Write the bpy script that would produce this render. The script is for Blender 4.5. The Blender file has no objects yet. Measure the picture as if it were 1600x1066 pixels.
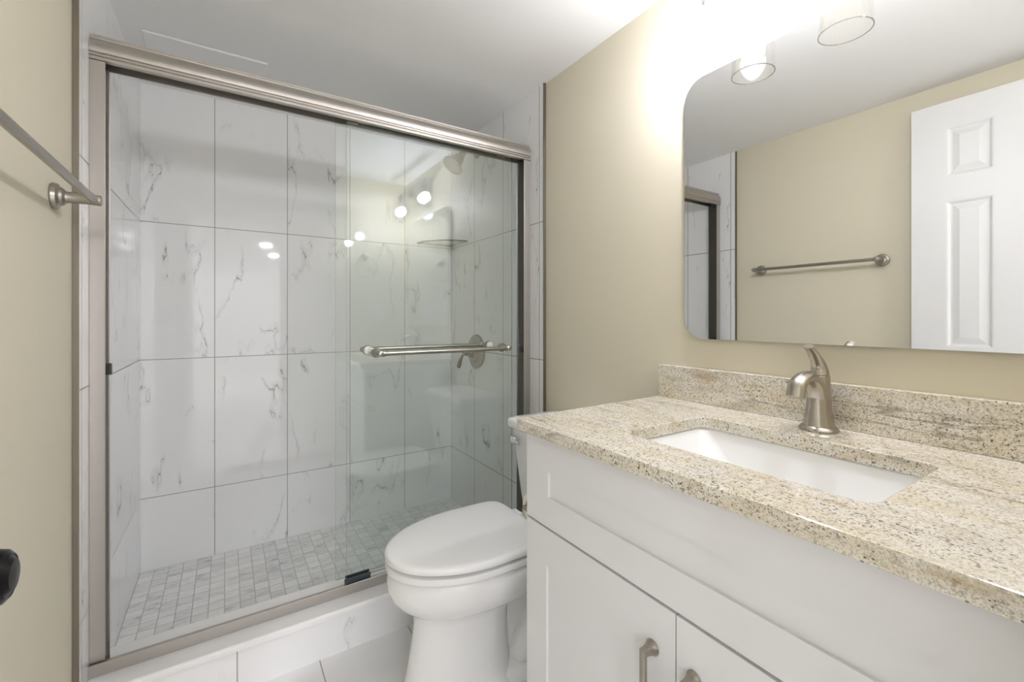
import bpy, bmesh, math, random
from mathutils import Vector, Matrix

C = bpy.context.scene.collection
S = bpy.context.scene
PI = math.pi
random.seed(7)

# ------------------------------------------------------------------ camera, world, exposure
H = 1.15
cam_d = bpy.data.cameras.new('camera')
cam = bpy.data.objects.new('camera', cam_d)
C.objects.link(cam)
cam.location = (0, 0, H)
cam.rotation_euler = (PI / 2, 0, -0.5725)
cam_d.sensor_width = 36
cam_d.lens = 691.55 / 1600 * 36
cam_d.shift_y = -(533 - 495.23) / 1600
cam_d.clip_start = 0.01
S.camera = cam

w = bpy.data.worlds.new('world')
S.world = w
w.use_nodes = True
w.node_tree.nodes['Background'].inputs[0].default_value = (1, 1, 1, 1)
w.node_tree.nodes['Background'].inputs[1].default_value = 0.05

S.view_settings.view_transform = 'Standard'
S.view_settings.look = 'None'
S.view_settings.gamma = 1
S.view_settings.exposure = 0.28
S.view_settings.use_curve_mapping = False
cy = S.cycles
cy.use_denoising = True
cy.max_bounces = 14
cy.diffuse_bounces = 7
cy.glossy_bounces = 7
cy.transmission_bounces = 8
cy.transparent_max_bounces = 24
cy.caustics_reflective = False
cy.caustics_refractive = False
cy.sample_clamp_indirect = 6
cy.sample_clamp_direct = 0

BULB = 375.0      # emission of the two vanity bulbs
HALL = 660.0       # emission of the recessed lights in the room behind the doorway

# ------------------------------------------------------------------ room numbers (metres, camera above the origin)
XL, XR = -0.321, 1.173          # tiled faces of the shower side walls
XLD, XRD = -0.333, 1.185        # painted faces of the side walls
YB = 2.517                      # tiled back wall
YT = 1.5645                     # room-side end of the wall tile
YN = 0.012                      # inside face of the wall with the door
ZC = 2.181
ZF = 0.025                      # shower floor
ROW = 1.5714                    # a horizontal tile joint
TU, TV = 0.3075, 0.612
TX0 = XL + 0.2734               # a vertical joint on the back wall


# ------------------------------------------------------------------ node helpers
def srgb(r, g, b):
    def f(c):
        c /= 255.0
        return c / 12.92 if c <= 0.04045 else ((c + 0.055) / 1.055) ** 2.4
    return (f(r), f(g), f(b), 1)


class NT:
    def __init__(s, name):
        s.m = bpy.data.materials.new(name)
        s.m.use_nodes = True
        s.t = s.m.node_tree
        s.t.nodes.clear()
        s.out = s.n('ShaderNodeOutputMaterial')

    def n(s, kind, **kw):
        o = s.t.nodes.new(kind)
        for k, v in kw.items():
            setattr(o, k, v)
        return o

    def l(s, a, b):
        s.t.links.new(a, b)

    def put(s, sock, v):
        if hasattr(v, 'node'):
            s.l(v, sock)
        else:
            sock.default_value = v

    def math(s, op, a, b=0.0, c=0.0, clamp=False):
        o = s.n('ShaderNodeMath', operation=op, use_clamp=clamp)
        s.put(o.inputs[0], a)
        s.put(o.inputs[1], b)
        s.put(o.inputs[2], c)
        return o.outputs[0]

    def comb(s, x, y, z):
        o = s.n('ShaderNodeCombineXYZ')
        for i, v in enumerate((x, y, z)):
            s.put(o.inputs[i], v)
        return o.outputs[0]

    def noise(s, vec, scale, detail=4, rough=0.55, dist=0.0):
        o = s.n('ShaderNodeTexNoise')
        s.l(vec, o.inputs['Vector'])
        o.inputs['Scale'].default_value = scale
        o.inputs['Detail'].default_value = detail
        o.inputs['Roughness'].default_value = rough
        o.inputs['Distortion'].default_value = dist
        return o.outputs[0]

    def ramp(s, fac, stops):
        o = s.n('ShaderNodeValToRGB')
        s.l(fac, o.inputs[0])
        e = o.color_ramp.elements
        while len(e) < len(stops):
            e.new(0.5)
        for i, (p, c) in enumerate(stops):
            e[i].position = p
            e[i].color = c if len(c) == 4 else tuple(c) + (1,)
        return o.outputs[0]

    def smooth(s, v, a, b, lo=0.0, hi=1.0):
        o = s.n('ShaderNodeMapRange', interpolation_type='SMOOTHSTEP')
        s.put(o.inputs[0], v)
        for i, q in enumerate((a, b, lo, hi)):
            o.inputs[i + 1].default_value = q
        return o.outputs[0]

    def mix(s, fac, a, b):
        o = s.n('ShaderNodeMix', data_type='RGBA')
        s.put(o.inputs[0], fac)
        s.put(o.inputs[6], a)
        s.put(o.inputs[7], b)
        return o.outputs[2]

    def obj(s):
        return s.n('ShaderNodeTexCoord').outputs['Object']

    def sep(s, v):
        o = s.n('ShaderNodeSeparateXYZ')
        s.l(v, o.inputs[0])
        return o.outputs

    def pbsdf(s, col, rough=0.5, metal=0.0, spec=0.5, normal=None, coat=0.0):
        o = s.n('ShaderNodeBsdfPrincipled')
        s.put(o.inputs['Base Color'], col)
        s.put(o.inputs['Roughness'], rough)
        s.put(o.inputs['Metallic'], metal)
        o.inputs['Specular IOR Level'].default_value = spec
        if coat:
            o.inputs['Coat Weight'].default_value = coat
            o.inputs['Coat Roughness'].default_value = 0.05
        if normal is not None:
            s.l(normal, o.inputs['Normal'])
        s.l(o.outputs[0], s.out.inputs[0])
        return o

    def bump(s, h, strength=0.2, dist=0.001):
        o = s.n('ShaderNodeBump')
        o.inputs['Strength'].default_value = strength
        o.inputs['Distance'].default_value = dist
        s.l(h, o.inputs['Height'])
        return o.outputs[0]


def paint(name, col, rough=0.55, tex=0.05, scale=260, spec=0.4):
    t = NT(name)
    v = t.obj()
    n = t.noise(v, scale, 2)
    n2 = t.noise(v, 1.3, 3)
    c = t.mix(t.smooth(n2, 0.3, 0.7, 0.0, 0.06), col, (col[0] * .9, col[1] * .9, col[2] * .88, 1))
    t.pbsdf(c, rough, 0, spec, t.bump(n, tex, 0.001))
    return t.m


def metal(name, col, rough=0.3, aniso=(1, 1, 1), var=0.08, scale=90):
    t = NT(name)
    m = t.n('ShaderNodeMapping')
    t.l(t.obj(), m.inputs[0])
    m.inputs['Scale'].default_value = aniso
    n = t.noise(m.outputs[0], scale, 3)
    r = t.math('ADD', t.math('MULTIPLY', n, var), rough - var / 2)
    t.pbsdf(col, r, 1.0, 0.5)
    return t.m


def tiles(name, ua, va, u0, du, v0, dv, grout, gcol, base, vein, rough=0.08, vs=1.0, vamt=1.0, tint=0.0,
          cloud=0.0, contrast=None):
    """rectangular veined stone tiles laid on a grid in two of the object's axes"""
    t = NT(name)
    p = t.obj()
    xyz = t.sep(p)
    u = t.math('DIVIDE', t.math('SUBTRACT', xyz[ua], u0), du)
    v = t.math('DIVIDE', t.math('SUBTRACT', xyz[va], v0), dv)
    iu, iv = t.math('FLOOR', u), t.math('FLOOR', v)
    fu, fv = t.math('SUBTRACT', u, iu), t.math('SUBTRACT', v, iv)
    eu = t.math('MULTIPLY', t.math('MINIMUM', fu, t.math('SUBTRACT', 1.0, fu)), du)
    ev = t.math('MULTIPLY', t.math('MINIMUM', fv, t.math('SUBTRACT', 1.0, fv)), dv)
    e = t.math('MINIMUM', eu, ev)
    g = t.smooth(e, grout * 0.35, grout * 0.65, 1.0, 0.0)
    wn = t.n('ShaderNodeTexWhiteNoise', noise_dimensions='3D')
    t.l(t.comb(iu, iv, 3.7), wn.inputs['Vector'])
    rnd = t.sep(wn.outputs['Color'])
    # own piece of stone for each tile
    uu = t.math('ADD', t.math('MULTIPLY', fu, du), t.math('MULTIPLY', rnd[0], 37.0))
    vv = t.math('ADD', t.math('MULTIPLY', fv, dv), t.math('MULTIPLY', rnd[1], 53.0))
    q = t.comb(uu, vv, t.math('MULTIPLY', rnd[2], 19.0))
    mp = t.n('ShaderNodeMapping')
    t.l(q, mp.inputs[0])
    mp.inputs['Rotation'].default_value = (0, 0, -0.5)
    mp.inputs['Scale'].default_value = (2.3 * vs, 0.75 * vs, 1)
    n1 = t.noise(mp.outputs[0], 1.9, 5, 0.52, 0.25)
    ridge = t.math('ABSOLUTE', t.math('SUBTRACT', n1, 0.5))
    n3 = t.noise(q, 17 * vs, 3, 0.6)
    width = t.math('ADD', 0.0012, t.math('MULTIPLY', t.smooth(n3, 0.42, 0.75), 0.009))
    vline = t.math('SUBTRACT', 1.0, t.math('DIVIDE', ridge, width), clamp=True)
    gate = t.smooth(t.noise(q, 4.6 * vs, 3), 0.46, 0.62)
    strong = t.math('MULTIPLY', vline, gate)
    halo = t.math('MULTIPLY', t.smooth(ridge, 0.0, 0.03, 1.0, 0.0), t.math('MULTIPLY', gate, 0.16))
    vm = t.math('MULTIPLY', t.math('MAXIMUM', strong, halo), vamt, clamp=True)
    col = t.mix(vm, base, vein)
    if cloud:
        mp2 = t.n('ShaderNodeMapping')
        t.l(q, mp2.inputs[0])
        mp2.inputs['Rotation'].default_value = (0, 0, 0.7)
        mp2.inputs['Scale'].default_value = (1, 3.2, 1)
        cl = t.smooth(t.noise(mp2.outputs[0], 13, 4, 0.6, 0.6), 0.47, 0.78)
        cl = t.math('MULTIPLY', cl, t.smooth(rnd[2], 0.0, 1.0, 0.25, 1.0))
        col = t.mix(t.math('MULTIPLY', cl, cloud), col, vein)
    if tint:
        col = t.mix(t.math('MULTIPLY', rnd[2], tint), col, vein)
    col = t.mix(g, col, gcol)
    r = t.math('ADD', rough, t.math('MULTIPLY', g, 0.4))
    t.pbsdf(col, r, 0, 0.5, t.bump(t.math('SUBTRACT', 1.0, g), 0.35, 0.0008))
    return t.m


def thin_glass(name, tint, refl0=0.045, rough=0.0):
    t = NT(name)
    tr = t.n('ShaderNodeBsdfTransparent')
    tr.inputs[0].default_value = tint
    gl = t.n('ShaderNodeBsdfGlossy')
    gl.inputs['Color'].default_value = (1, 1, 1, 1)
    gl.inputs['Roughness'].default_value = rough
    lw = t.n('ShaderNodeLayerWeight')
    lw.inputs[0].default_value = 0.5
    f5 = t.math('POWER', lw.outputs['Facing'], 4.0)
    f = t.math('ADD', refl0, t.math('MULTIPLY', f5, 0.75), clamp=True)
    mx = t.n('ShaderNodeMixShader')
    t.l(f, mx.inputs[0])
    t.l(tr.outputs[0], mx.inputs[1])
    t.l(gl.outputs[0], mx.inputs[2])
    t.l(mx.outputs[0], t.out.inputs[0])
    return t.m


def emit(name, col, strength):
    t = NT(name)
    e = t.n('ShaderNodeEmission')
    e.inputs[0].default_value = col
    e.inputs[1].default_value = strength
    t.l(e.outputs[0], t.out.inputs[0])
    return t.m


def granite():
    t = NT('granite')
    p = t.obj()
    m = t.n('ShaderNodeMapping')
    t.l(p, m.inputs[0])
    m.inputs['Scale'].default_value = (1.0, 0.32, 1.0)
    m.inputs['Rotation'].default_value = (0, 0, 0.05)
    s = m.outputs[0]
    band = t.noise(s, 16, 5, 0.6, 0.5)
    base = t.ramp(band, [(0.30, srgb(206, 199, 181)), (0.45, srgb(232, 227, 215)), (0.58, srgb(220, 211, 187)),
                         (0.72, srgb(238, 235, 226))])
    fine = t.noise(p, 420, 3, 0.7)
    base = t.mix(t.smooth(fine, 0.51, 0.60, 0.0, 0.56), base, srgb(144, 134, 112))
    mid = t.noise(p, 170, 4, 0.7)
    base = t.mix(t.smooth(mid, 0.53, 0.63, 0.0, 0.56), base, srgb(152, 139, 110))
    gate = t.smooth(t.noise(s, 9, 4, 0.6), 0.42, 0.60)
    dark = t.math('MULTIPLY', t.smooth(t.noise(p, 200, 3, 0.7), 0.575, 0.65), t.math('ADD', 0.30, gate))
    base = t.mix(t.math('MULTIPLY', dark, 0.85, clamp=True), base, srgb(78, 66, 54))
    sp = t.n('ShaderNodeTexVoronoi')
    wob = t.n('ShaderNodeMapping')
    t.l(p, wob.inputs[0])
    wob.inputs['Scale'].default_value = (1.0, 0.8, 1.15)
    t.l(wob.outputs[0], sp.inputs['Vector'])
    sp.inputs['Scale'].default_value = 210
    cell = t.sep(sp.outputs['Color'])
    dist = t.math('ADD', sp.outputs['Distance'], t.math('MULTIPLY', t.math('SUBTRACT', fine, 0.5), 0.9))
    dots = t.math('MULTIPLY', t.smooth(dist, 0.22, 0.40, 1.0, 0.0), t.smooth(cell[0], 0.83, 0.87))
    base = t.mix(t.math('MULTIPLY', dots, 0.85), base, srgb(62, 52, 42))
    tan = t.smooth(t.noise(s, 22, 4, 0.65), 0.56, 0.70, 0.0, 0.5)
    base = t.mix(tan, base, srgb(176, 152, 112))
    # a few long streaks that run with the slab
    m2 = t.n('ShaderNodeMapping')
    t.l(p, m2.inputs[0])
    m2.inputs['Scale'].default_value = (1.0, 0.11, 1.0)
    m2.inputs['Rotation'].default_value = (0, 0, 0.06)
    st = t.math('ABSOLUTE', t.math('SUBTRACT', t.noise(m2.outputs[0], 15, 5, 0.6, 0.3), 0.5))
    stm = t.math('MULTIPLY', t.smooth(st, 0.0, 0.018, 1.0, 0.0), t.smooth(t.noise(s, 6, 3), 0.52, 0.62))
    base = t.mix(t.math('MULTIPLY', stm, 0.55), base, srgb(108, 96, 80))
    wh = t.smooth(t.noise(p, 210, 2), 0.64, 0.72, 0.0, 0.6)
    base = t.mix(wh, base, srgb(240, 236, 226))
    t.pbsdf(base, 0.11, 0, 0.6)
    return t.m


M = {}
M['wall'] = paint('beige_wall_paint', srgb(216, 209, 187), 0.5, 0.06, 180)
M['ceiling'] = paint('ceiling_paint', srgb(232, 232, 230), 0.75, 0.05, 200)
M['hall'] = paint('hall_paint', srgb(238, 238, 236), 0.7)
M['hallfloor'] = paint('hall_floor', srgb(226, 222, 214), 0.5)  # unseen hall floor, made pale to bounce light up through the doorway
M['white'] = paint('white_trim_paint', srgb(232, 232, 229), 0.35, 0.03, 300)
M['door'] = paint('door_paint', srgb(222, 222, 220), 0.4, 0.10, 120)
M['cabinet'] = paint('cabinet_lacquer', srgb(226, 226, 224), 0.38, 0.0)
TB, TVN, TG = srgb(236, 236, 235), srgb(122, 122, 116), srgb(150, 149, 143)
M['tile_back'] = tiles('marble_tile_back', 0, 2, TX0, TU, ROW, TV, 0.0032, TG, TB, TVN, 0.035, 1.0, 0.85)
M['tile_side'] = tiles('marble_tile_side', 1, 2, YB, TU, ROW, TV, 0.0042, TG, TB, TVN, 0.035)
M['tile_curb'] = tiles('marble_tile_curb', 0, 2, 0.219, 0.612, -0.5, 2.0, 0.003, TG, TB, TVN, 0.12)
M['tile_floor'] = tiles('marble_tile_floor', 0, 1, 0.2615, 0.3045, 1.2, 0.612, 0.0035, TG, TB, TVN, 0.16)
M['mosaic'] = tiles('marble_mosaic', 0, 1, XL + 0.0005, 0.0522, YB, 0.0522, 0.0034, srgb(184, 184, 180),
                    srgb(242, 242, 240), srgb(158, 160, 159), 0.25, 3.0, 0.5, 0.22, 0.75)
M['slab'] = paint('white_threshold_stone', srgb(236, 235, 232), 0.16, 0.0)
M['nickel'] = metal('brushed_nickel', srgb(172, 167, 157), 0.30, (1, 1, 1), 0.0)
M['nickel_frame'] = metal('brushed_nickel_frame', srgb(188, 183, 176), 0.40, (0.05, 0.05, 1), 0.06, 60)
M['nickel_dark'] = metal('dark_channel', srgb(92, 90, 84), 0.45)
M['faucet'] = metal('satin_nickel', srgb(182, 175, 163), 0.27, (1, 1, 1), 0.0)
M['pull'] = metal('pewter_pull', srgb(168, 161, 150), 0.33)
M['chrome'] = metal('chrome', srgb(225, 226, 228), 0.07, var=0.02)
M['bronze'] = metal('black_bronze', srgb(48, 46, 46), 0.32)
M['trim_metal'] = metal('tile_edge_metal', srgb(142, 135, 124), 0.42)
M['porcelain'] = paint('porcelain', srgb(236, 236, 233), 0.06, 0.0, spec=0.5)
M['plastic'] = paint('white_plastic', srgb(234, 234, 231), 0.16, 0.0)
M['dark'] = paint('dark_rubber', srgb(52, 54, 54), 0.45, 0.0)
M['gap'] = paint('dark_backing', srgb(60, 58, 54), 0.8, 0.0)  # plain dark colour for the board behind the mirror
M['grey_plastic'] = paint('smoked_plastic', srgb(72, 78, 80), 0.25, 0.0)
M['paper'] = paint('toilet_paper', srgb(232, 226, 212), 0.9, 0.2, 400)
M['gasket'] = paint('white_gasket', srgb(236, 234, 226), 0.4, 0.0)
M['glass'] = thin_glass('shower_glass', (0.968, 0.983, 0.976, 1), 0.05)
M['glass_edge'] = thin_glass('shower_glass_edge', (0.30, 0.40, 0.37, 1), 0.10)
M['shade'] = thin_glass('lamp_glass', (0.95, 0.95, 0.945, 1), 0.04)
M['shade_rim'] = thin_glass('lamp_glass_rim', (0.66, 0.67, 0.65, 1), 0.14)
M['shelf'] = thin_glass('shelf_glass', (0.88, 0.92, 0.90, 1), 0.05)
M['shelf_edge'] = thin_glass('shelf_glass_edge', (0.01, 0.012, 0.011, 1), 0.04)
M['bulb'] = emit('lit_bulb', (0.875, 0.88, 1.0, 1), BULB)
M['can'] = emit('lit_recessed_lens', (0.88, 0.885, 1.0, 1), HALL)
M['granite'] = granite()
mt = NT('mirror_silver')
mt.pbsdf((0.90, 0.91, 0.905, 1), 0.0, 1.0)
M['mirror'] = mt.m
M['mirror_edge'] = paint('mirror_edge', srgb(120, 126, 122), 0.2, 0.0)


# ------------------------------------------------------------------ mesh helpers
def B():
    return bmesh.new()


def bx(bm, x0, x1, y0, y1, z0, z1):
    vs = [bm.verts.new(p) for p in ((x0, y0, z0), (x1, y0, z0), (x1, y1, z0), (x0, y1, z0),
                                    (x0, y0, z1), (x1, y0, z1), (x1, y1, z1), (x0, y1, z1))]
    fs = []
    for f in ((3, 2, 1, 0), (4, 5, 6, 7), (0, 1, 5, 4), (1, 2, 6, 5), (2, 3, 7, 6), (3, 0, 4, 7)):
        fs.append(bm.faces.new([vs[i] for i in f]))
    return fs


def loft(bm, rings, cap0=True, cap1=True, closed=False):
    R = [[bm.verts.new(p) for p in r] for r in rings]
    n = len(R[0])
    k = len(R)
    for i in range(k if closed else k - 1):
        a, b = R[i], R[(i + 1) % k]
        for j in range(n):
            bm.faces.new((a[j], a[(j + 1) % n], b[(j + 1) % n], b[j]))
    if not closed:
        if cap0:
            bm.faces.new(R[0][::-1])
        if cap1:
            bm.faces.new(R[-1])
    return R


def frame(d):
    d = Vector(d).normalized()
    up = Vector((0, 0, 1)) if abs(d.z) < 0.95 else Vector((1, 0, 0))
    a = d.cross(up).normalized()
    b = a.cross(d).normalized()
    return d, a, b


def lathe(bm, origin, axis, prof, seg=32, cap0=True, cap1=True):
    """prof: (radius, distance along axis)"""
    o = Vector(origin)
    d, a, b = frame(axis)
    rings = []
    for r, h in prof:
        r = max(r, 1e-5)
        rings.append([o + d * h + (a * math.cos(2 * PI * i / seg) + b * math.sin(2 * PI * i / seg)) * r
                      for i in range(seg)])
    return loft(bm, rings, cap0, cap1)


def sweep(bm, pts, radii, seg=16, flat=1.0, side=None, caps=True):
    """tube along points; side: fixed sideways direction, flat: height/width of the section"""
    P = [Vector(p) for p in pts]
    if not hasattr(radii, '__len__'):
        radii = [radii] * len(P)
    if not hasattr(flat, '__len__'):
        flat = [flat] * len(P)
    rings = []
    prev = None
    for i, p in enumerate(P):
        if i == 0:
            d = P[1] - P[0]
        elif i == len(P) - 1:
            d = P[-1] - P[-2]
        else:
            d = (P[i + 1] - P[i]).normalized() + (P[i] - P[i - 1]).normalized()
        d = d.normalized()
        if side is not None:
            a = Vector(side).normalized()
        elif prev is None:
            _, a, _b = frame(d)
        else:
            a = prev - d * prev.dot(d)
            a.normalize()
        prev = a
        b = a.cross(d).normalized()
        rings.append([p + a * math.cos(2 * PI * k / seg) * radii[i] + b * math.sin(2 * PI * k / seg) * radii[i] * flat[i]
                      for k in range(seg)])
    return loft(bm, rings, caps, caps)


def spline(pts, n=8):
    P = [Vector(p) for p in pts]
    out = []
    for i in range(len(P) - 1):
        p0 = P[max(i - 1, 0)]
        p1, p2 = P[i], P[i + 1]
        p3 = P[min(i + 2, len(P) - 1)]
        for k in range(n):
            t = k / n
            out.append(0.5 * ((2 * p1) + (p2 - p0) * t + (2 * p0 - 5 * p1 + 4 * p2 - p3) * t * t
                              + (-p0 + 3 * p1 - 3 * p2 + p3) * t ** 3))
    out.append(P[-1])
    return out


def rrect(u0, u1, v0, v1, r, n=6):
    out = []
    for cu, cv, a0 in ((u1 - r, v1 - r, 0), (u0 + r, v1 - r, PI / 2), (u0 + r, v0 + r, PI), (u1 - r, v0 + r, 1.5 * PI)):
        for k in range(n + 1):
            a = a0 + PI / 2 * k / n
            out.append((cu + r * math.cos(a), cv + r * math.sin(a)))
    return out


def prism(bm, pts, h, axis='z', at=0.0):
    """extrude a 2-D outline along an axis from at to at+h"""
    def v(p, z):
        if axis == 'z':
            return (p[0], p[1], z)
        if axis == 'x':
            return (z, p[0], p[1])
        return (p[0], z, p[1])
    return loft(bm, [[v(p, at) for p in pts], [v(p, at + h) for p in pts]])


LOC = {}


def world_of(o):
    return LOC.get(o.name, Vector((0, 0, 0)))


def obj(name, bm, mat, parent=None, smooth=None, bevel=0.0, seg=2, mats=None, subsurf=0):
    me = bpy.data.meshes.new(name)
    base = world_of(parent) if parent else Vector((0, 0, 0))
    bmesh.ops.recalc_face_normals(bm, faces=bm.faces)
    bmesh.ops.translate(bm, verts=bm.verts, vec=-base)
    bm.to_mesh(me)
    bm.free()
    o = bpy.data.objects.new(name, me)
    C.objects.link(o)
    for m_ in (mats or [mat]):
        me.materials.append(m_)
    if parent:
        o.parent = parent
    LOC[o.name] = base
    if bevel:
        b = o.modifiers.new('bevel', 'BEVEL')
        b.width = bevel
        b.segments = seg
        b.limit_method = 'ANGLE'
        b.angle_limit = math.radians(40)
    if subsurf:
        s = o.modifiers.new('subsurf', 'SUBSURF')
        s.levels = s.render_levels = subsurf
    if smooth is not None:
        me.polygons.foreach_set('use_smooth', [True] * len(me.polygons))
        if smooth < 180:
            me.set_sharp_from_angle(angle=math.radians(smooth))
    return o


def tag(o, label=None, cat=None, group=None, kind=None):
    if label:
        o['label'] = label
    if cat:
        o['category'] = cat
    if group:
        o['group'] = group
    if kind:
        o['kind'] = kind
    return o


def thing(name, label, cat, loc, group=None, kind=None):
    o = bpy.data.objects.new(name, None)
    C.objects.link(o)
    o.location = loc
    o.empty_display_size = 0.05
    LOC[o.name] = Vector(loc)
    return tag(o, label, cat, group, kind)


def boxobj(name, mat, parent, *b, bevel=0.0):
    bm = B()
    bx(bm, *b)
    return obj(name, bm, mat, parent, bevel=bevel)


def struct(name, mat, label, cat, *b, bevel=0.0):
    o = boxobj(name, mat, None, *b, bevel=bevel)
    return tag(o, label, cat, kind='structure')


def copy_tree(root, loc):
    r = root.copy()
    C.objects.link(r)
    r.location = loc
    for ch in list(root.children):
        c = ch.copy()
        C.objects.link(c)
        c.parent = r
        for g in ch.children:
            d = g.copy()
            C.objects.link(d)
            d.parent = c
    return r


# ------------------------------------------------------------------ the room
struct('floor', M['tile_floor'], 'white veined marble tile floor of the bathroom in front of the curb', 'floor',
       XLD - .1, XRD + .1, YN - .115, 1.64, -0.08, 0.0)
struct('floor_shower', M['mosaic'], 'small square grey marble mosaic floor inside the shower', 'floor',
       XL - .08, XR + .08, 1.64, YB + .08, -0.08, ZF)
struct('ceiling', M['ceiling'], 'flat pale grey ceiling over bathroom and shower', 'ceiling',
       XLD - .1, XRD + .1, YN - .115, YB + .1, ZC, ZC + 0.08)
struct('wall_left', M['wall'], 'beige painted wall on the left behind the towel bar and open door', 'wall',
       XLD - .1, XLD, YN - .115, 1.60, 0, ZC)
struct('wall_right', M['wall'], 'beige painted wall behind vanity, mirror and toilet', 'wall',
       XRD, XRD + .1, YN - .115, 1.60, 0, ZC)
struct('wall_shower_back', M['tile_back'], 'glossy white marble tiled back wall of the shower', 'wall',
       XL - .08, XR + .08, YB, YB + .08, 0, ZC)
struct('wall_shower_left', M['tile_side'], 'marble tiled left wall of the shower', 'wall',
       XL - .10, XL, YT, YB + .05, 0, ZC)
struct('wall_shower_right', M['tile_side'], 'marble tiled right wall of the shower with valve and shower head', 'wall',
       XR, XR + .10, YT, YB + .05, 0, ZC)
struct('trim_1', M['trim_metal'], 'metal edge strip ending the tile on the left wall', 'trim',
       XLD + .0005, XL + .0008, YT - .004, YT + .002, 0, ZC)
struct('trim_2', M['trim_metal'], 'metal edge strip ending the tile on the right wall', 'trim',
       XR - .0008, XRD - .0005, YT - .004, YT + .002, 0, ZC)

# wall with the doorway the picture is taken through
DX0, DX1, DZ = -0.262, 0.46, 2.085
bm = B()
bx(bm, XLD - .1, DX0, YN - .115, YN, 0, ZC)
bx(bm, DX1, XRD + .1, YN - .115, YN, 0, ZC)
bx(bm, DX0, DX1, YN - .115, YN, DZ, ZC)
tag(obj('wall_front', bm, M['wall']), 'beige wall with the doorway, facing the shower', 'wall', kind='structure')
bm = B()
for y0, y1 in ((YN, YN + .014), (YN - .129, YN - .115)):
    bx(bm, DX0 - .055, DX0 + .0, y0, y1, 0, DZ + .03)
    bx(bm, DX1, DX1 + .055, y0, y1, 0, DZ + .03)
    bx(bm, DX0, DX1, y0, y1, DZ, DZ + .03)
tag(obj('trim_3', bm, M['white'], bevel=.003), 'white casing around the doorway', 'trim', kind='structure')

# room beyond the doorway
HY0, HY1, HX0, HX1, HZ = -5.2, YN - .115, -2.4, 2.6, 2.32
struct('floor_hall', M['hallfloor'], 'unseen floor of the room behind the doorway, made pale to bounce light', 'floor', HX0, HX1, HY0, HY1, -.08, -.002)
struct('ceiling_hall', M['ceiling'], 'ceiling of the room behind the doorway', 'ceiling', HX0, HX1, HY0, HY1, HZ, HZ + .06)
struct('wall_hall_left', M['hall'], 'left wall of the room behind the doorway', 'wall', HX0 - .08, HX0, HY0, HY1, 0, HZ)
struct('wall_hall_right', M['hall'], 'right wall of the room behind the doorway', 'wall', HX1, HX1 + .08, HY0, HY1, 0, HZ)
struct('wall_hall_back', M['hall'], 'far wall of the room behind the doorway', 'wall', HX0, HX1, HY0 - .08, HY0, 0, HZ)
bm = B()
bx(bm, HX0, XLD - .1, HY1 - .01, HY1 + .08, 0, HZ)
bx(bm, XRD + .1, HX1, HY1 - .01, HY1 + .08, 0, HZ)
bx(bm, XLD - .1, XRD + .1, HY1 - .0, HY1 + .08, ZC + .08, HZ)
tag(obj('wall_hall_front', bm, M['hall']), 'wall of the room behind on both sides of the bathroom', 'wall', kind='structure')

can0 = None
for k, (x, y, lab) in enumerate(((-0.90, -3.1, 'nearer left'), (0.54, -3.2, 'nearer right'), (-0.62, -4.5, 'farther left'),
                                 (0.75, -4.5, 'farther right'), (1.9, -3.2, 'rightmost'))):
    if can0 is None:
        can0 = thing('recessed_light', 'lit recessed ceiling light of the room behind, nearer left of five', 'ceiling light',
                     (x, y, HZ), 'recessed lights of the room behind')
        bm = B()
        lathe(bm, (x, y, HZ), (0, 0, -1), [(.078, -.001), (.098, 0), (.098, .004), (.08, .008), (.074, .004)], 40)
        obj('trim_ring', bm, M['white'], can0, smooth=40)
        bm = B()
        lathe(bm, (x, y, HZ), (0, 0, -1), [(.074, .003), (.074, .0065), (.05, .0085)], 40)
        obj('lens', bm, M['can'], can0, smooth=60)
    else:
        c = copy_tree(can0, (x, y, HZ))
        c['label'] = 'lit recessed ceiling light of the room behind, %s of five' % lab

# ------------------------------------------------------------------ shower curb
cu = thing('shower_curb', 'low marble tiled curb with white slab top under the glass doors', 'curb', (0.42, 1.65, 0))
boxobj('curb_tile', M['tile_curb'], cu, XL, XR, 1.594, 1.775, 0, 0.13)
bm = B()
prism(bm, [(1.584, .1305), (1.584, .144), (1.590, .150), (1.780, .150), (1.785, .145), (1.785, .1305)], XR - XL, 'x', XL)
obj('threshold_slab', bm, M['slab'], cu, bevel=.002)

# ------------------------------------------------------------------ shower door frame
YF = 1.662
fr = thing('shower_door_frame', 'brushed nickel frame of the sliding shower doors, header, jambs and track', 'shower frame',
           (0.42, 1.69, 0.15))
prof = [(0, 1.868), (0, 1.8755), (.0025, 1.8775), (-.001, 1.8795), (-.001, 1.8845), (.003, 1.887), (-.0005, 1.8895),
        (-.002, 1.898), (-.0015, 1.908), (.003, 1.919), (.009, 1.928), (.013, 1.9315), (.011, 1.9345), (.013, 1.937),
        (.013, 1.9425), (.018, 1.944), (.072, 1.944), (.072, 1.868), (.066, 1.868), (.066, 1.893), (.018, 1.893), (.018, 1.868)]
bm = B()
prism(bm, [(YF + a, z) for a, z in prof], XR - XL - .0005, 'x', XL + .00025)
obj('header', bm, M['nickel_frame'], fr, smooth=24)
bm = B()
bx(bm, XL + .001, XR - .001, YF + .019, YF + .0655, 1.888, 1.892)
obj('header_channel', bm, M['nickel_dark'], fr)
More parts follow.
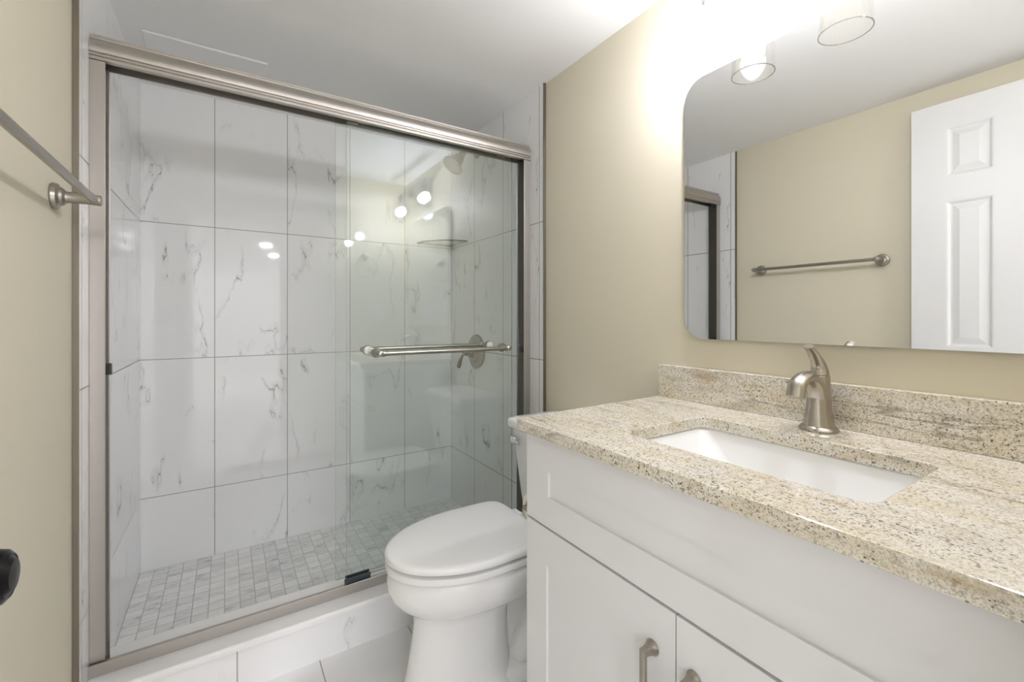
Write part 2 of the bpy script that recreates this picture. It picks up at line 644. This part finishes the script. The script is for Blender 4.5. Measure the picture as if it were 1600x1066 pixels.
for s, xw in ((1, XL), (-1, XR)):
    bm = B()
    a, b, c = (xw, xw + s * .034, xw + s * .012)
    bx(bm, min(a, b), max(a, b), YF + .004, YF + .007, .151, 1.867)      # room-side face
    bx(bm, min(a, xw + s * .003), max(a, xw + s * .003), YF + .007, YF + .066, .151, 1.867)
    bx(bm, min(a, b), max(a, b), YF + .063, YF + .066, .151, 1.867)
    bx(bm, min(b - s * .0025, b), max(b - s * .0025, b), YF + .0025, YF + .0045, .151, 1.867)
    jm = obj('jamb', bm, M['nickel_frame'], fr, bevel=.0008)
    bm = B()
    bx(bm, min(xw + s * .0032, xw + s * .031), max(xw + s * .0032, xw + s * .031), YF + .0075, YF + .0625, .186, 1.866)
    obj('jamb_channel', bm, M['nickel_dark'], jm)
    bm = B()
    bx(bm, min(b - s * .006, b + s * .010), max(b - s * .006, b + s * .010), YF + .016, YF + .036, .985, 1.017)
    obj('bumper', bm, M['dark'], jm, bevel=.003)
bm = B()
prism(bm, [(YF - .006, .1505), (YF - .006, .1845), (YF - .0055, .185), (YF - .004, .185), (YF - .0035, .1845), (YF - .0035, .156),
           (YF + .058, .155), (YF + .060, .1505)], XR - XL - .0005, 'x', XL + .00025)
obj('bottom_track', bm, M['nickel_frame'], fr)
bm = B()
bx(bm, .366, .452, YF + .004, YF + .054, .1562, .176)
bx(bm, .366, .452, YF + .0125, YF + .0175, .176, .198)
bx(bm, .366, .452, YF + .0345, YF + .0385, .176, .198)
obj('door_guide', bm, M['grey_plastic'], fr, bevel=.001)


# sliding panels
def panel(label, x0, x1, y, barx, d, gasket):
    th = thing('sliding_glass_door', label, 'shower door', ((x0 + x1) / 2, y, .19), None)
    bm = B()
    fs = bx(bm, x0, x1, y - .003, y + .003, .187, 1.8855)
    for f in fs:
        n = f.normal
        f.normal_update()
        if abs(f.normal.y) < 0.5:
            f.material_index = 1
    obj('glass_pane', bm, None, th, mats=[M['glass'], M['glass_edge']])
    bm = B()
    yb = y + d * .058
    z = 1.014 if d < 0 else 1.023
    a, b = barx
    lathe(bm, (a + .012, yb, z), (1, 0, 0), [(.0085, 0), (.0085, b - a - .024)], 20)
    bar = obj('towel_bar', bm, M['nickel'], th, smooth=40)
    for x, s in ((a, -1), (b, 1)):
        bm = B()
        ys = y + d * .0034
        lathe(bm, (x, ys, z), (0, d, 0), [(.0185, 0), (.0195, .003), (.0185, .010), (.014, .018), (.0105, .028), (.0095, .040),
                                           (.0115, .050), (.012, .058), (.0105, .066), (.004, .070)], 28)
        lathe(bm, (x - s * .018, yb, z), (s, 0, 0), [(.0088, 0), (.0115, .001), (.0125, .006), (.0115, .012), (.0118, .022),
                                                      (.0085, .030), (.003, .033)], 24)
        po = obj('bar_post', bm, M['nickel'], bar, smooth=40)
        bm = B()
        lathe(bm, (x, y - d * .0034, z), (0, -d, 0), [(.0165, 0), (.0165, .0035), (.013, .006), (.004, .0065)], 28)
        obj('mounting_disc', bm, M['gasket'] if gasket else M['nickel'], bar, smooth=40)
    for x in (x0 + .06, x1 - .06):
        bm = B()
        bx(bm, x - .02, x + .02, y - .006, y + .006, 1.872, 1.8870)
        obj('roller_hanger', bm, M['nickel'], th, bevel=.001)
    return th


panel('outer sliding glass shower door with brushed nickel towel bar facing the room', .368, 1.122, YF + .026, (.474, 1.030), -1, False)
panel('inner sliding glass shower door behind the outer one, bar facing the shower', .334, 1.100, YF + .0465, (.450, .980), 1, True)

# ------------------------------------------------------------------ shower fittings
YV = 2.175
sh = thing('showerhead', 'brushed nickel bell shower head on a short arm from the right shower wall', 'shower head', (XR, YV, 2.06))
bm = B()
lathe(bm, (XR - .0005, YV, 2.062), (-1, 0, 0), [(.030, 0), (.031, .004), (.026, .010), (.014, .016), (.0115, .02)], 32)
obj('wall_flange', bm, M['nickel'], sh, smooth=40)
bm = B()
sweep(bm, spline([(XR - .012, YV, 2.062), (XR - .05, YV, 2.064), (XR - .075, YV, 2.056), (XR - .095, YV, 2.036)]), .0105, 18)
obj('shower_arm', bm, M['nickel'], sh, smooth=50)
bm = B()
hd = Vector((-.62, 0, -.78))
lathe(bm, (XR - .088, YV, 2.044), hd, [(.012, 0), (.017, .004), (.018, .014), (.014, .018), (.019, .022), (.026, .034), (.032, .055),
                                      (.042, .078), (.052, .092), (.059, .098), (.0605, .103), (.058, .108), (.048, .108),
                                      (.045, .105)], 40)
obj('bell', bm, M['nickel'], sh, smooth=35)

sv = thing('shower_valve', 'round brushed nickel shower valve with lever on the right shower wall', 'shower valve', (XR, 2.19, .957))
bm = B()
lathe(bm, (XR - .0005, 2.185, .957), (-1, 0, 0), [(.094, 0), (.095, .003), (.091, .008), (.078, .012), (.066, .013), (.058, .017),
                                               (.054, .022), (.040, .025), (.034, .030), (.030, .034)], 56)
obj('escutcheon', bm, M['nickel'], sv, smooth=30)
bm = B()
lathe(bm, (XR - .034, 2.185, .957), (-1, 0, 0), [(.028, 0), (.028, .012), (.024, .022), (.021, .045), (.019, .050), (.008, .053)], 32)
hnd = obj('handle_hub', bm, M['nickel'], sv, smooth=35)
bm = B()
sweep(bm, spline([(XR - .075, 2.185, .950), (XR - .082, 2.205, .928), (XR - .086, 2.222, .898), (XR - .088, 2.232, .866)]),
      [.0085, .0075, .0072, .007, .007, .007, .0072, .0074, .0078, .0082, .0086, .009, .0094, .0098, .0102, .0106, .011, .0112,
       .0114, .0115, .0114, .0112, .0108, .009, .006], 16)
obj('lever', bm, M['nickel'], hnd, smooth=50)

cs = thing('corner_shelf', 'clear glass quarter round shelf in the back right shower corner', 'shelf', (XR, YB, 1.588))
bm = B()
pts = [(XR - .0005, YB - .0005)]
for k in range(21):
    a = PI + PI / 2 * k / 20
    pts.append((XR - .0005 + .222 * math.cos(a), YB - .0005 + .222 * math.sin(a)))
prism(bm, pts, .010, 'z', 1.583)
for f in bm.faces:
    f.normal_update()
    if abs(f.normal.z) < .5:
        f.material_index = 1
obj('glass_shelf', bm, None, cs, mats=[M['shelf'], M['shelf_edge']])

ap = B()
bx(ap, -.257, .140, 2.045, 2.42, ZC - .009, ZC - .0005)
tag(obj('access_panel', ap, M['ceiling'], bevel=.004), 'thin rectangular white panel on the ceiling above the shower', 'ceiling panel')

# ------------------------------------------------------------------ towel bar on the left wall
tb = thing('towel_bar', 'brushed nickel towel bar on the beige left wall', 'towel bar', (XLD, 1.12, 1.425))
bm = B()
lathe(bm, (-.262, .815, 1.425), (0, 1, 0), [(.0085, 0), (.0085, .612)], 24)
obj('bar', bm, M['nickel'], tb, smooth=40)
for y in (.832, 1.410):
    bm = B()
    lathe(bm, (XLD + .0003, y, 1.425), (1, 0, 0), [(.029, 0), (.030, .003), (.0285, .010), (.021, .014), (.019, .019), (.0135, .023),
                                                 (.0125, .028), (.0118, .055), (.0122, .080), (.0118, .083), (.004, .084)], 36)
    obj('post', bm, M['nickel'], tb, smooth=30)

# ------------------------------------------------------------------ towel ring and outlet on the wall with the door
tr = thing('towel_ring', 'round brushed nickel towel ring on the wall with the doorway, seen in the glass', 'towel ring', (.868, YN, 1.60))
bm = B()
lathe(bm, (.868, YN + .0003, 1.60), (0, 1, 0), [(.027, 0), (.028, .003), (.024, .010), (.012, .016), (.011, .045), (.013, .052), (.004, .056)], 32)
obj('post', bm, M['nickel'], tr, smooth=35)
bm = B()
ring = [(.868 + .078 * math.sin(2 * PI * k / 48), YN + .048, 1.517 + .078 * math.cos(2 * PI * k / 48)) for k in range(48)]
rr = []
for k in range(48):
    a = 2 * PI * k / 48
    rad = Vector((math.sin(a), 0, math.cos(a)))
    cpt = Vector(ring[k])
    rr.append([cpt + rad * .0048 * math.cos(2 * PI * j / 12) + Vector((0, 1, 0)) * .0048 * math.sin(2 * PI * j / 12) for j in range(12)])
loft(bm, rr, closed=True)
obj('ring', bm, M['nickel'], tr, smooth=60)

ol = thing('outlet', 'white electrical outlet above the counter on the wall with the doorway', 'outlet', (.978, YN, 1.19))
bm = B()
prism(bm, rrect(.943, 1.013, 1.132, 1.248, .004), .006, 'y', YN + .0003)
obj('cover_plate', bm, M['plastic'], ol, bevel=.002)
for z in (1.163, 1.203):
    bm = B()
    prism(bm, rrect(.962, .994, z - .014, z + .014, .006), .0025, 'y', YN + .0064)
    obj('socket', bm, M['plastic'], ol)

# ------------------------------------------------------------------ open door
dr = thing('door_1', 'white six panel door standing open against the left wall, black knob', 'door', (-.268, .04, 0), kind='structure')
bm = B()
DY0, DY1, DF, DBK = .036, .702, -.252, -.287
bx(bm, DBK, DF - .010, DY0, DY1, .008, 2.072)
cols = ((.150, .292), (.446, .588))
rows = ((.16, .80), (1.02, 1.645), (1.750, 1.962))
# stiles and rails stand proud of the panel field
bx(bm, DF - .010, DF, DY0, cols[0][0], .008, 2.072)
bx(bm, DF - .010, DF, cols[0][1], cols[1][0], .008, 2.072)
bx(bm, DF - .010, DF, cols[1][1], DY1, .008, 2.072)
for a, b in cols:
    for z0, z1 in ((.008, rows[0][0]), (rows[0][1], rows[1][0]), (rows[1][1], rows[2][0]), (rows[2][1], 2.072)):
        bx(bm, DF - .010, DF, a, b, z0, z1)
obj('door_leaf', bm, M['door'], dr)
for a, b in cols:
    for z0, z1 in rows:
        bm = B()
        def rg(i, x):
            return [(x, a + i, z0 + i), (x, b - i, z0 + i), (x, b - i, z1 - i), (x, a + i, z1 - i)]
        loft(bm, [rg(0, DF - .0005), rg(.005, DF - .001), rg(.014, DF - .008), rg(.020, DF - .008), rg(.042, DF - .0015)], cap0=False)
        obj('door_panel', bm, M['door'], dr)
bm = B()
kc = (DF + .0003, .652, .888)
lathe(bm, kc, (1, 0, 0), [(.032, 0), (.033, .003), (.030, .008), (.016, .013), (.012, .018), (.0115, .030), (.016, .036), (.024, .041),
                          (.0272, .049), (.0278, .056), (.0255, .064), (.021, .068), (.019, .067), (.015, .0705), (.004, .0715)], 48)
obj('door_knob', bm, M['bronze'], dr, smooth=32)
bm = B()
for z in (.25, 1.05, 1.83):
    bx(bm, DF - .002, DF + .006, DY0 - .0125, DY0 + .001, z - .045, z + .045)
obj('hinge', bm, M['bronze'], dr)

# ------------------------------------------------------------------ vanity
YV0, YV1 = .036, .914
XF = .633
van = thing('vanity_cabinet', 'white shaker vanity cabinet with two doors under the granite counter', 'cabinet', (.9, .475, 0))
bm = B()
bx(bm, XF + .0205, XRD - .002, YV0, YV0 + .016, .105, .8685)
bx(bm, XF + .0205, XRD - .002, YV1 - .016, YV1, .105, .8685)
bx(bm, XF + .0205, XRD - .002, YV0 + .016, YV1 - .016, .105, .121)
bx(bm, XRD - .012, XRD - .002, YV0 + .016, YV1 - .016, .121, .8685)
bx(bm, XF + .0205, XF + .036, YV0 + .016, YV1 - .016, .64, .665)
bx(bm, XF + .0205, XF + .036, YV0 + .016, YV1 - .016, .80, .850)
bx(bm, XF + .09, XRD - .002, YV0 + .001, YV1 - .001, .0, .105)
obj('body', bm, M['cabinet'], van, bevel=.001)


def shaker(name, y0, y1, z0, z1, st, rail_t, rail_b):
    bm = B()
    bx(bm, XF + .0065, XF + .0195, y0, y1, z0, z1)
    bx(bm, XF, XF + .0065, y0, y0 + st, z0, z1)
    bx(bm, XF, XF + .0065, y1 - st, y1, z0, z1)
    bx(bm, XF, XF + .0065, y0 + st, y1 - st, z0, z0 + rail_b)
    bx(bm, XF, XF + .0065, y0 + st, y1 - st, z1 - rail_t, z1)
    return obj(name, bm, M['cabinet'], van)


shaker('false_drawer_front', YV0 + .001, YV1 - .001, .656, .859, .086, .073, .070)
GAP = .475
dA = shaker('door', GAP + .0013, YV1 - .001, .112, .650, .079, .083, .074)
dB = shaker('door', YV0 + .001, GAP - .0013, .112, .650, .079, .083, .074)


def pull(door, y):
    bm = B()
    zt, zb = .566, .452
    for z, s in ((zt, 1), (zb, -1)):
        # square post flaring to its foot on the door
        rg = []
        for h, a, e in ((0, .0138, 2), (.0018, .0136, 2), (.005, .0112, 2.4), (.009, .0088, 3.2), (.014, .0072, 5), (.020, .0062, 8), (.0265, .0057, 12)):
            x = XF - .0003 - h
            q = []
            for k2 in range(24):
                an = 2 * PI * (k2 + .5) / 24
                cc, ss = math.cos(an), math.sin(an)
                q.append((x, y + a * math.copysign(abs(cc) ** (2 / e), cc), z + a * math.copysign(abs(ss) ** (2 / e), ss)))
            rg.append(q)
        loft(bm, rg)
    x0 = XF - .0215
    pr = [(x0 - .008, y - .0035), (x0 - .0065, y - .0058), (x0, y - .0058), (x0, y + .0058), (x0 - .0065, y + .0058), (x0 - .008, y + .0035)]
    prism(bm, pr, zt - zb + .0112, 'z', zb - .0056)
    obj('bar_pull', bm, M['pull'], door, smooth=35)


pull(dA, .523)
pull(dB, .440)

# countertop with the sink cut-out
ct = thing('countertop', 'cream and brown granite vanity countertop with backsplash', 'countertop', (.9, .475, .87))
CX0, CX1, CY0, CY1, CZ0, CZ1 = .608, XRD - .001, YN + .004, .930, .8695, .8975
HX_0, HX_1, HY_0, HY_1 = .729, 1.019, .236, .684
inner = rrect(HX_0, HX_1, HY_0, HY_1, .028, 7)
bm = B()
outer = [(CX1, CY1 + .010), (CX0, CY1 - .006), (CX0, CY0), (CX1, CY0)]
ov = [bm.verts.new((p[0], p[1], CZ1)) for p in outer]
iv = [bm.verts.new((p[0], p[1], CZ1)) for p in inner]
ed = [bm.edges.new((ov[i], ov[(i + 1) % 4])) for i in range(4)]
ed += [bm.edges.new((iv[i], iv[(i + 1) % len(iv)])) for i in range(len(iv))]
bmesh.ops.triangle_fill(bm, use_beauty=True, use_dissolve=False, edges=ed)
for f in list(bm.faces):          # keep the sink opening open
    c = f.calc_center_median()
    if HX_0 + .002 < c.x < HX_1 - .002 and HY_0 + .002 < c.y < HY_1 - .002:
        bm.faces.remove(f)
r = bmesh.ops.extrude_face_region(bm, geom=bm.faces[:])
bmesh.ops.translate(bm, verts=[v for v in r['geom'] if isinstance(v, bmesh.types.BMVert)], vec=(0, 0, CZ0 - CZ1))
obj('slab', bm, M['granite'], ct, bevel=.0025)
bm = B()
bx(bm, XRD - .0245, XRD - .001, CY0, .936, CZ1 + .0002, .9985)
obj('backsplash', bm, M['granite'], ct, bevel=.0015)

sk = thing('sink', 'white rectangular undermount sink basin set in the granite counter', 'sink', (.875, .46, .75))
bm = B()
def rr3(x0, x1, y0, y1, r, z):
    return [(p[0], p[1], z) for p in rrect(x0, x1, y0, y1, r, 7)]
rings = [rr3(.700, 1.048, .207, .713, .04, .8690), rr3(.724, 1.024, .231, .689, .030, .8690), rr3(.727, 1.021, .234, .686, .030, .865),
         rr3(.731, 1.016, .242, .676, .032, .845), rr3(.742, 1.004, .275, .630, .040, .790), rr3(.756, .99, .305, .592, .045, .762),
         rr3(.785, .962, .345, .550, .05, .752), rr3(.84, .90, .42, .475, .027, .750)]
loft(bm, rings, cap0=False)
basin = obj('basin', bm, M['porcelain'], sk, smooth=60)
sd = basin.modifiers.new('solid', 'SOLIDIFY')
sd.thickness = .010
sd.offset = -1
bm = B()
lathe(bm, (.87, .4475, .7502), (0, 0, 1), [(.022, 0), (.023, .002), (.019, .004), (.017, .002), (.015, .006), (.004, .009)], 32)
obj('drain', bm, M['chrome'], sk, smooth=40)

# faucet
fx, fy, fz = 1.112, .460, CZ1 + .0002
fa = thing('faucet', 'satin nickel single handle faucet behind the sink', 'faucet', (fx, fy, fz))
bm = B()
def oval(cx, a, b, z, n=36):
    return [(cx + a * math.cos(2 * PI * k / n), fy + b * math.sin(2 * PI * k / n), z) for k in range(n)]
loft(bm, [oval(fx, .036, .038, fz), oval(fx, .037, .039, fz + .003), oval(fx, .0345, .0365, fz + .007), oval(fx, .031, .0325, fz + .0105)])
obj('base_plate', bm, M['faucet'], fa, smooth=45)
bm = B()
loft(bm, [oval(fx, .0310, .0300, fz + .010), oval(fx, .0295, .0275, fz + .022), oval(fx, .0275, .0245, fz + .045), oval(fx + .001, .0258, .0225, fz + .070),
          oval(fx + .002, .0240, .0212, fz + .095), oval(fx + .003, .0222, .0205, fz + .112), oval(fx + .003, .0215, .0200, fz + .1205), oval(fx + .003, .0205, .019, fz + .122)])
obj('body', bm, M['faucet'], fa, smooth=45)
bm = B()
pth = spline([(fx - .004, fy, fz + .050), (fx - .010, fy, fz + .080), (fx - .022, fy, fz + .104), (fx - .046, fy, fz + .120), (fx - .074, fy, fz + .120),
              (fx - .097, fy, fz + .107), (fx - .106, fy, fz + .083)], 6)
nn = len(pth)
rad = [.0205 - .0035 * min(1, i / (nn * .6)) + (.0022 * max(0, i - nn * .7) / (nn * .3)) for i in range(nn)]
sweep(bm, pth, rad, 24, flat=[.82 - .10 * i / nn for i in range(nn)], side=(0, 1, 0))
sp_ = obj('spout', bm, M['faucet'], fa, smooth=50)
bm = B()
lathe(bm, (fx - .1062, fy, fz + .0855), (-.30, 0, -.95), [(.011, -.006), (.011, -.0005), (.009, -.0004)], 24)
obj('aerator', bm, M['nickel_dark'], sp_, smooth=40)
bm = B()
hp = spline([(fx + .004, fy, fz + .124), (fx + .003, fy, fz + .136), (fx - .004, fy, fz + .150), (fx - .020, fy, fz + .166), (fx - .038, fy, fz + .180),
             (fx - .052, fy, fz + .1885)], 5)
hn = len(hp)
hr = []
hf = []
for i in range(hn):
    t = i / (hn - 1)
    hr.append(.0195 * (1 - t) ** 1.5 + .0085 * (1 - (1 - t) ** 1.5) + .0022 * t)
    hf.append(1.0 - .48 * min(1, t * 1.5))
sweep(bm, hp, hr, 20, flat=hf, side=(0, 1, 0))
obj('lever_handle', bm, M['faucet'], fa, smooth=50, bevel=.0008)

# mirror
mi = thing('mirror', 'large frameless wall mirror with rounded corners above the counter', 'mirror', (XRD, .475, 1.47))
bm = B()
prism(bm, rrect(.100, .848, 1.0855, 1.8555, .062, 10), .006, 'x', 1.1715)
for f in bm.faces:
    f.normal_update()
    if abs(f.normal.x) < .5:
        f.material_index = 1
obj('mirror_glass', bm, None, mi, mats=[M['mirror'], M['mirror_edge']])
bm = B()
bx(bm, 1.1776, XRD - .0003, .2, .75, 1.16, 1.78)
obj('mounting_board', bm, M['gap'], mi)

# vanity light
VZ = 2.035
vl = thing('vanity_light', 'three shade vanity light above the mirror, clear glass shades, two bulbs lit', 'wall lamp', (XRD, .470, VZ))
bm = B()
prism(bm, rrect(.40, .54, VZ - .055, VZ + .055, .006), -.018, 'x', XRD - .0005)
obj('back_plate', bm, M['chrome'], vl, bevel=.003)
bm = B()
bx(bm, 1.056, 1.078, .225, .715, VZ - .004, VZ + .014)
bx(bm, 1.078, XRD - .018, .458, .482, VZ - .004, VZ + .014)
obj('cross_bar', bm, M['chrome'], vl, bevel=.002)
for k, y in enumerate((.697, .470, .243)):
    x = 1.067
    bm = B()
    lathe(bm, (x, y, VZ - .004), (0, 0, -1), [(.012, 0), (.012, .004), (.0215, .006), (.0225, .010), (.0225, .030), (.0195, .032), (.0195, .058), (.016, .060)], 32)
    so = obj('socket', bm, M['chrome'], vl, smooth=35)
    bm = B()
    lathe(bm, (x, y, 2.0), (0, 0, -1), [(.0232, .001), (.040, .001), (.052, .003), (.0562, .010), (.0562, .149), (.0538, .149), (.0538, .011),
                                        (.050, .0048), (.040, .0028), (.0232, .0028)], 56, False, False)
    sg = obj('glass_shade', bm, M['shade'], so, smooth=40)
    bm = B()
    lathe(bm, (x, y, 2.0), (0, 0, -1), [(.0538, .1491), (.0564, .1491), (.0564, .1508), (.0538, .1508), (.0538, .1491)], 56, False, False)
    obj('rim', bm, M['shade_rim'], so, smooth=40)
    if k != 1:
        bm = B()
        lathe(bm, (x, y, VZ - .052), (0, 0, -1), [(.013, 0), (.014, .018), (.0165, .030), (.0195, .040)], 28)
        obj('bulb_neck', bm, M['plastic'], so, smooth=50)
        bm = B()
        pr = [(.0197, 0)]
        for k2 in range(1, 17):
            an = math.radians(50 + (180 - 50) * k2 / 16)
            pr.append((.0315 * math.sin(an), .0265 - .0315 * math.cos(an)))
        lathe(bm, (x, y, VZ - .0922), (0, 0, -1), pr, 36)
        obj('bulb', bm, M['bulb'], so, smooth=60)

# ------------------------------------------------------------------ toilet
TY = 1.268
to = thing('toilet', 'white two piece toilet with closed lid between vanity and shower', 'toilet', (.8, TY, 0))


def egg(xf, xb, wd, z, n=2.0, nb=2.6, k=56, split=.42, yc=TY):
    xc = xf + (xb - xf) * (1 - split)
    out = []
    for i in range(k):
        a = 2 * PI * i / k
        c, s = math.cos(a), math.sin(a)
        e = nb if c > 0 else n
        ax = (xb - xc) if c > 0 else (xc - xf)
        out.append((xc + ax * math.copysign(abs(c) ** (2 / e), c), yc + wd * math.copysign(abs(s) ** (2 / e), s), z))
    return out


bm = B()
loft(bm, [egg(.425, .80, .124, 0.0), egg(.425, .80, .123, .012), egg(.436, .79, .113, .03), egg(.452, .78, .102, .10), egg(.466, .775, .095, .18),
          egg(.472, .78, .095, .235), egg(.468, .82, .104, .258), egg(.452, .88, .130, .278), egg(.422, .92, .158, .302), egg(.402, .94, .174, .330),
          egg(.393, .95, .181, .356), egg(.392, .955, .183, .381), egg(.397, .955, .181, .396), egg(.405, .95, .176, .403), egg(.44, .93, .145, .403)])
# rear of the base: trapway, foot plate, tank ledge
loft(bm, [egg(.66, 1.10, .118, 0, 3, 3), egg(.66, 1.10, .117, .030, 3, 3), egg(.67, 1.09, .105, .048, 3, 3), egg(.70, 1.07, .075, .075, 3, 3), egg(.70, 1.06, .066, .16, 3, 3),
          egg(.72, 1.07, .072, .24, 3, 3), egg(.74, 1.11, .095, .30, 3, 3), egg(.76, 1.14, .125, .34, 3, 3), egg(.78, 1.15, .145, .385, 4, 4), egg(.79, 1.15, .140, .402, 4, 4)])
sweep(bm, spline([(.80, TY - .062, .055), (.82, TY - .072, .10), (.86, TY - .078, .15), (.92, TY - .075, .175), (.99, TY - .07, .14), (1.03, TY - .065, .06)], 6),
      [.040 + .016 * math.sin(PI * i / 30) for i in range(31)], 18)
sweep(bm, spline([(.80, TY + .062, .055), (.82, TY + .072, .10), (.86, TY + .078, .15), (.92, TY + .075, .175), (.99, TY + .07, .14), (1.03, TY + .065, .06)], 6),
      [.040 + .016 * math.sin(PI * i / 30) for i in range(31)], 18)
obj('bowl', bm, M['porcelain'], to, smooth=60)
for s in (-1, 1):
    bm = B()
    lathe(bm, (.875, TY + s * .104, .030), (0, 0, 1), [(.016, 0), (.016, .010), (.013, .018), (.006, .022), (.001, .023)], 24)
    obj('bolt_cap', bm, M['plastic'], to, smooth=50)


def lidring(off, z, back=.864):
    return egg(.387 + off, back - off * .6, .1865 - off, z, 2.0, 7.0, 72, .42)


bm = B()
loft(bm, [lidring(.036, .4034), lidring(.036, .4094), lidring(.004, .4098), lidring(.001, .412), lidring(0, .422), lidring(.001, .4285), lidring(.005, .4305)])
obj('seat', bm, M['plastic'], to, smooth=38)
bm = B()
loft(bm, [lidring(.038, .4308), lidring(.038, .4382), lidring(.004, .4386), lidring(.0, .441), lidring(-.001, .449), lidring(.001, .4550), lidring(.006, .4592), lidring(.016, .4612), lidring(.05, .4626), lidring(.11, .4635)])
ld = obj('lid', bm, M['plastic'], to, smooth=38)
for s in (-1, 1):
    bm = B()
    bx(bm, .8665, .896, TY + s * .075 - .022, TY + s * .075 + .022, .4135, .446)
    obj('lid_hinge', bm, M['plastic'], to, bevel=.006, seg=3)
bm = B()
TKW = .205
def tk(x0, x1, hw, z, r=.03):
    return [(p[0], p[1], z) for p in rrect(x0, x1, TY - hw, TY + hw, r, 6)]
loft(bm, [tk(.99, 1.163, .172, .404), tk(.974, 1.165, .182, .412), tk(.967, 1.166, .187, .46), tk(.953, 1.168, .199, .60), tk(.944, 1.168, .209, .708), tk(.944, 1.168, .209, .716)])
obj('tank', bm, M['porcelain'], to, smooth=50)
bm = B()
loft(bm, [tk(.934, 1.172, .220, .717, .022), tk(.930, 1.173, .224, .721, .022), tk(.930, 1.173, .224, .742, .022), tk(.934, 1.171, .220, .751, .022), tk(.948, 1.165, .205, .756), tk(1.0, 1.14, .16, .758)])
obj('tank_lid', bm, M['porcelain'], to, smooth=50)
bm = B()
hy = TY + .168
lathe(bm, (.947, hy, .674), (-1, 0, 0), [(.016, 0), (.017, .004), (.0165, .014), (.014, .020), (.006, .022)], 28)
sweep(bm, spline([(.931, hy, .674), (.928, hy - .020, .672), (.929, hy - .045, .670)], 5), .0065, 14)
obj('flush_lever', bm, M['chrome'], to, smooth=45)

# toilet paper on the vanity side
th_ = thing('toilet_paper_holder', 'brushed nickel toilet paper holder on the left side of the vanity', 'paper holder', (.69, YV1, .645))
bm = B()
lathe(bm, (.662, YV1 + .0004, .645), (0, 1, 0), [(.020, 0), (.021, .003), (.016, .008), (.008, .012), (.0072, .044), (.009, .050), (.004, .053)], 28)
obj('post', bm, M['nickel'], th_, smooth=40)
bm = B()
lathe(bm, (.656, YV1 + .045, .645), (1, 0, 0), [(.0055, 0), (.0055, .118), (.0085, .119), (.0085, .125)], 18)
obj('arm', bm, M['nickel'], th_, smooth=40)
tp = thing('toilet_paper_roll', 'nearly used cream toilet paper roll on the holder beside the vanity', 'toilet paper', (.725, YV1 + .045, .645))
bm = B()
lathe(bm, (.6745, YV1 + .045, .645), (1, 0, 0), [(.020, 0), (.034, 0), (.034, .098), (.020, .098), (.0195, .0)], 36, False, False)
obj('paper', bm, M['paper'], tp, smooth=40)
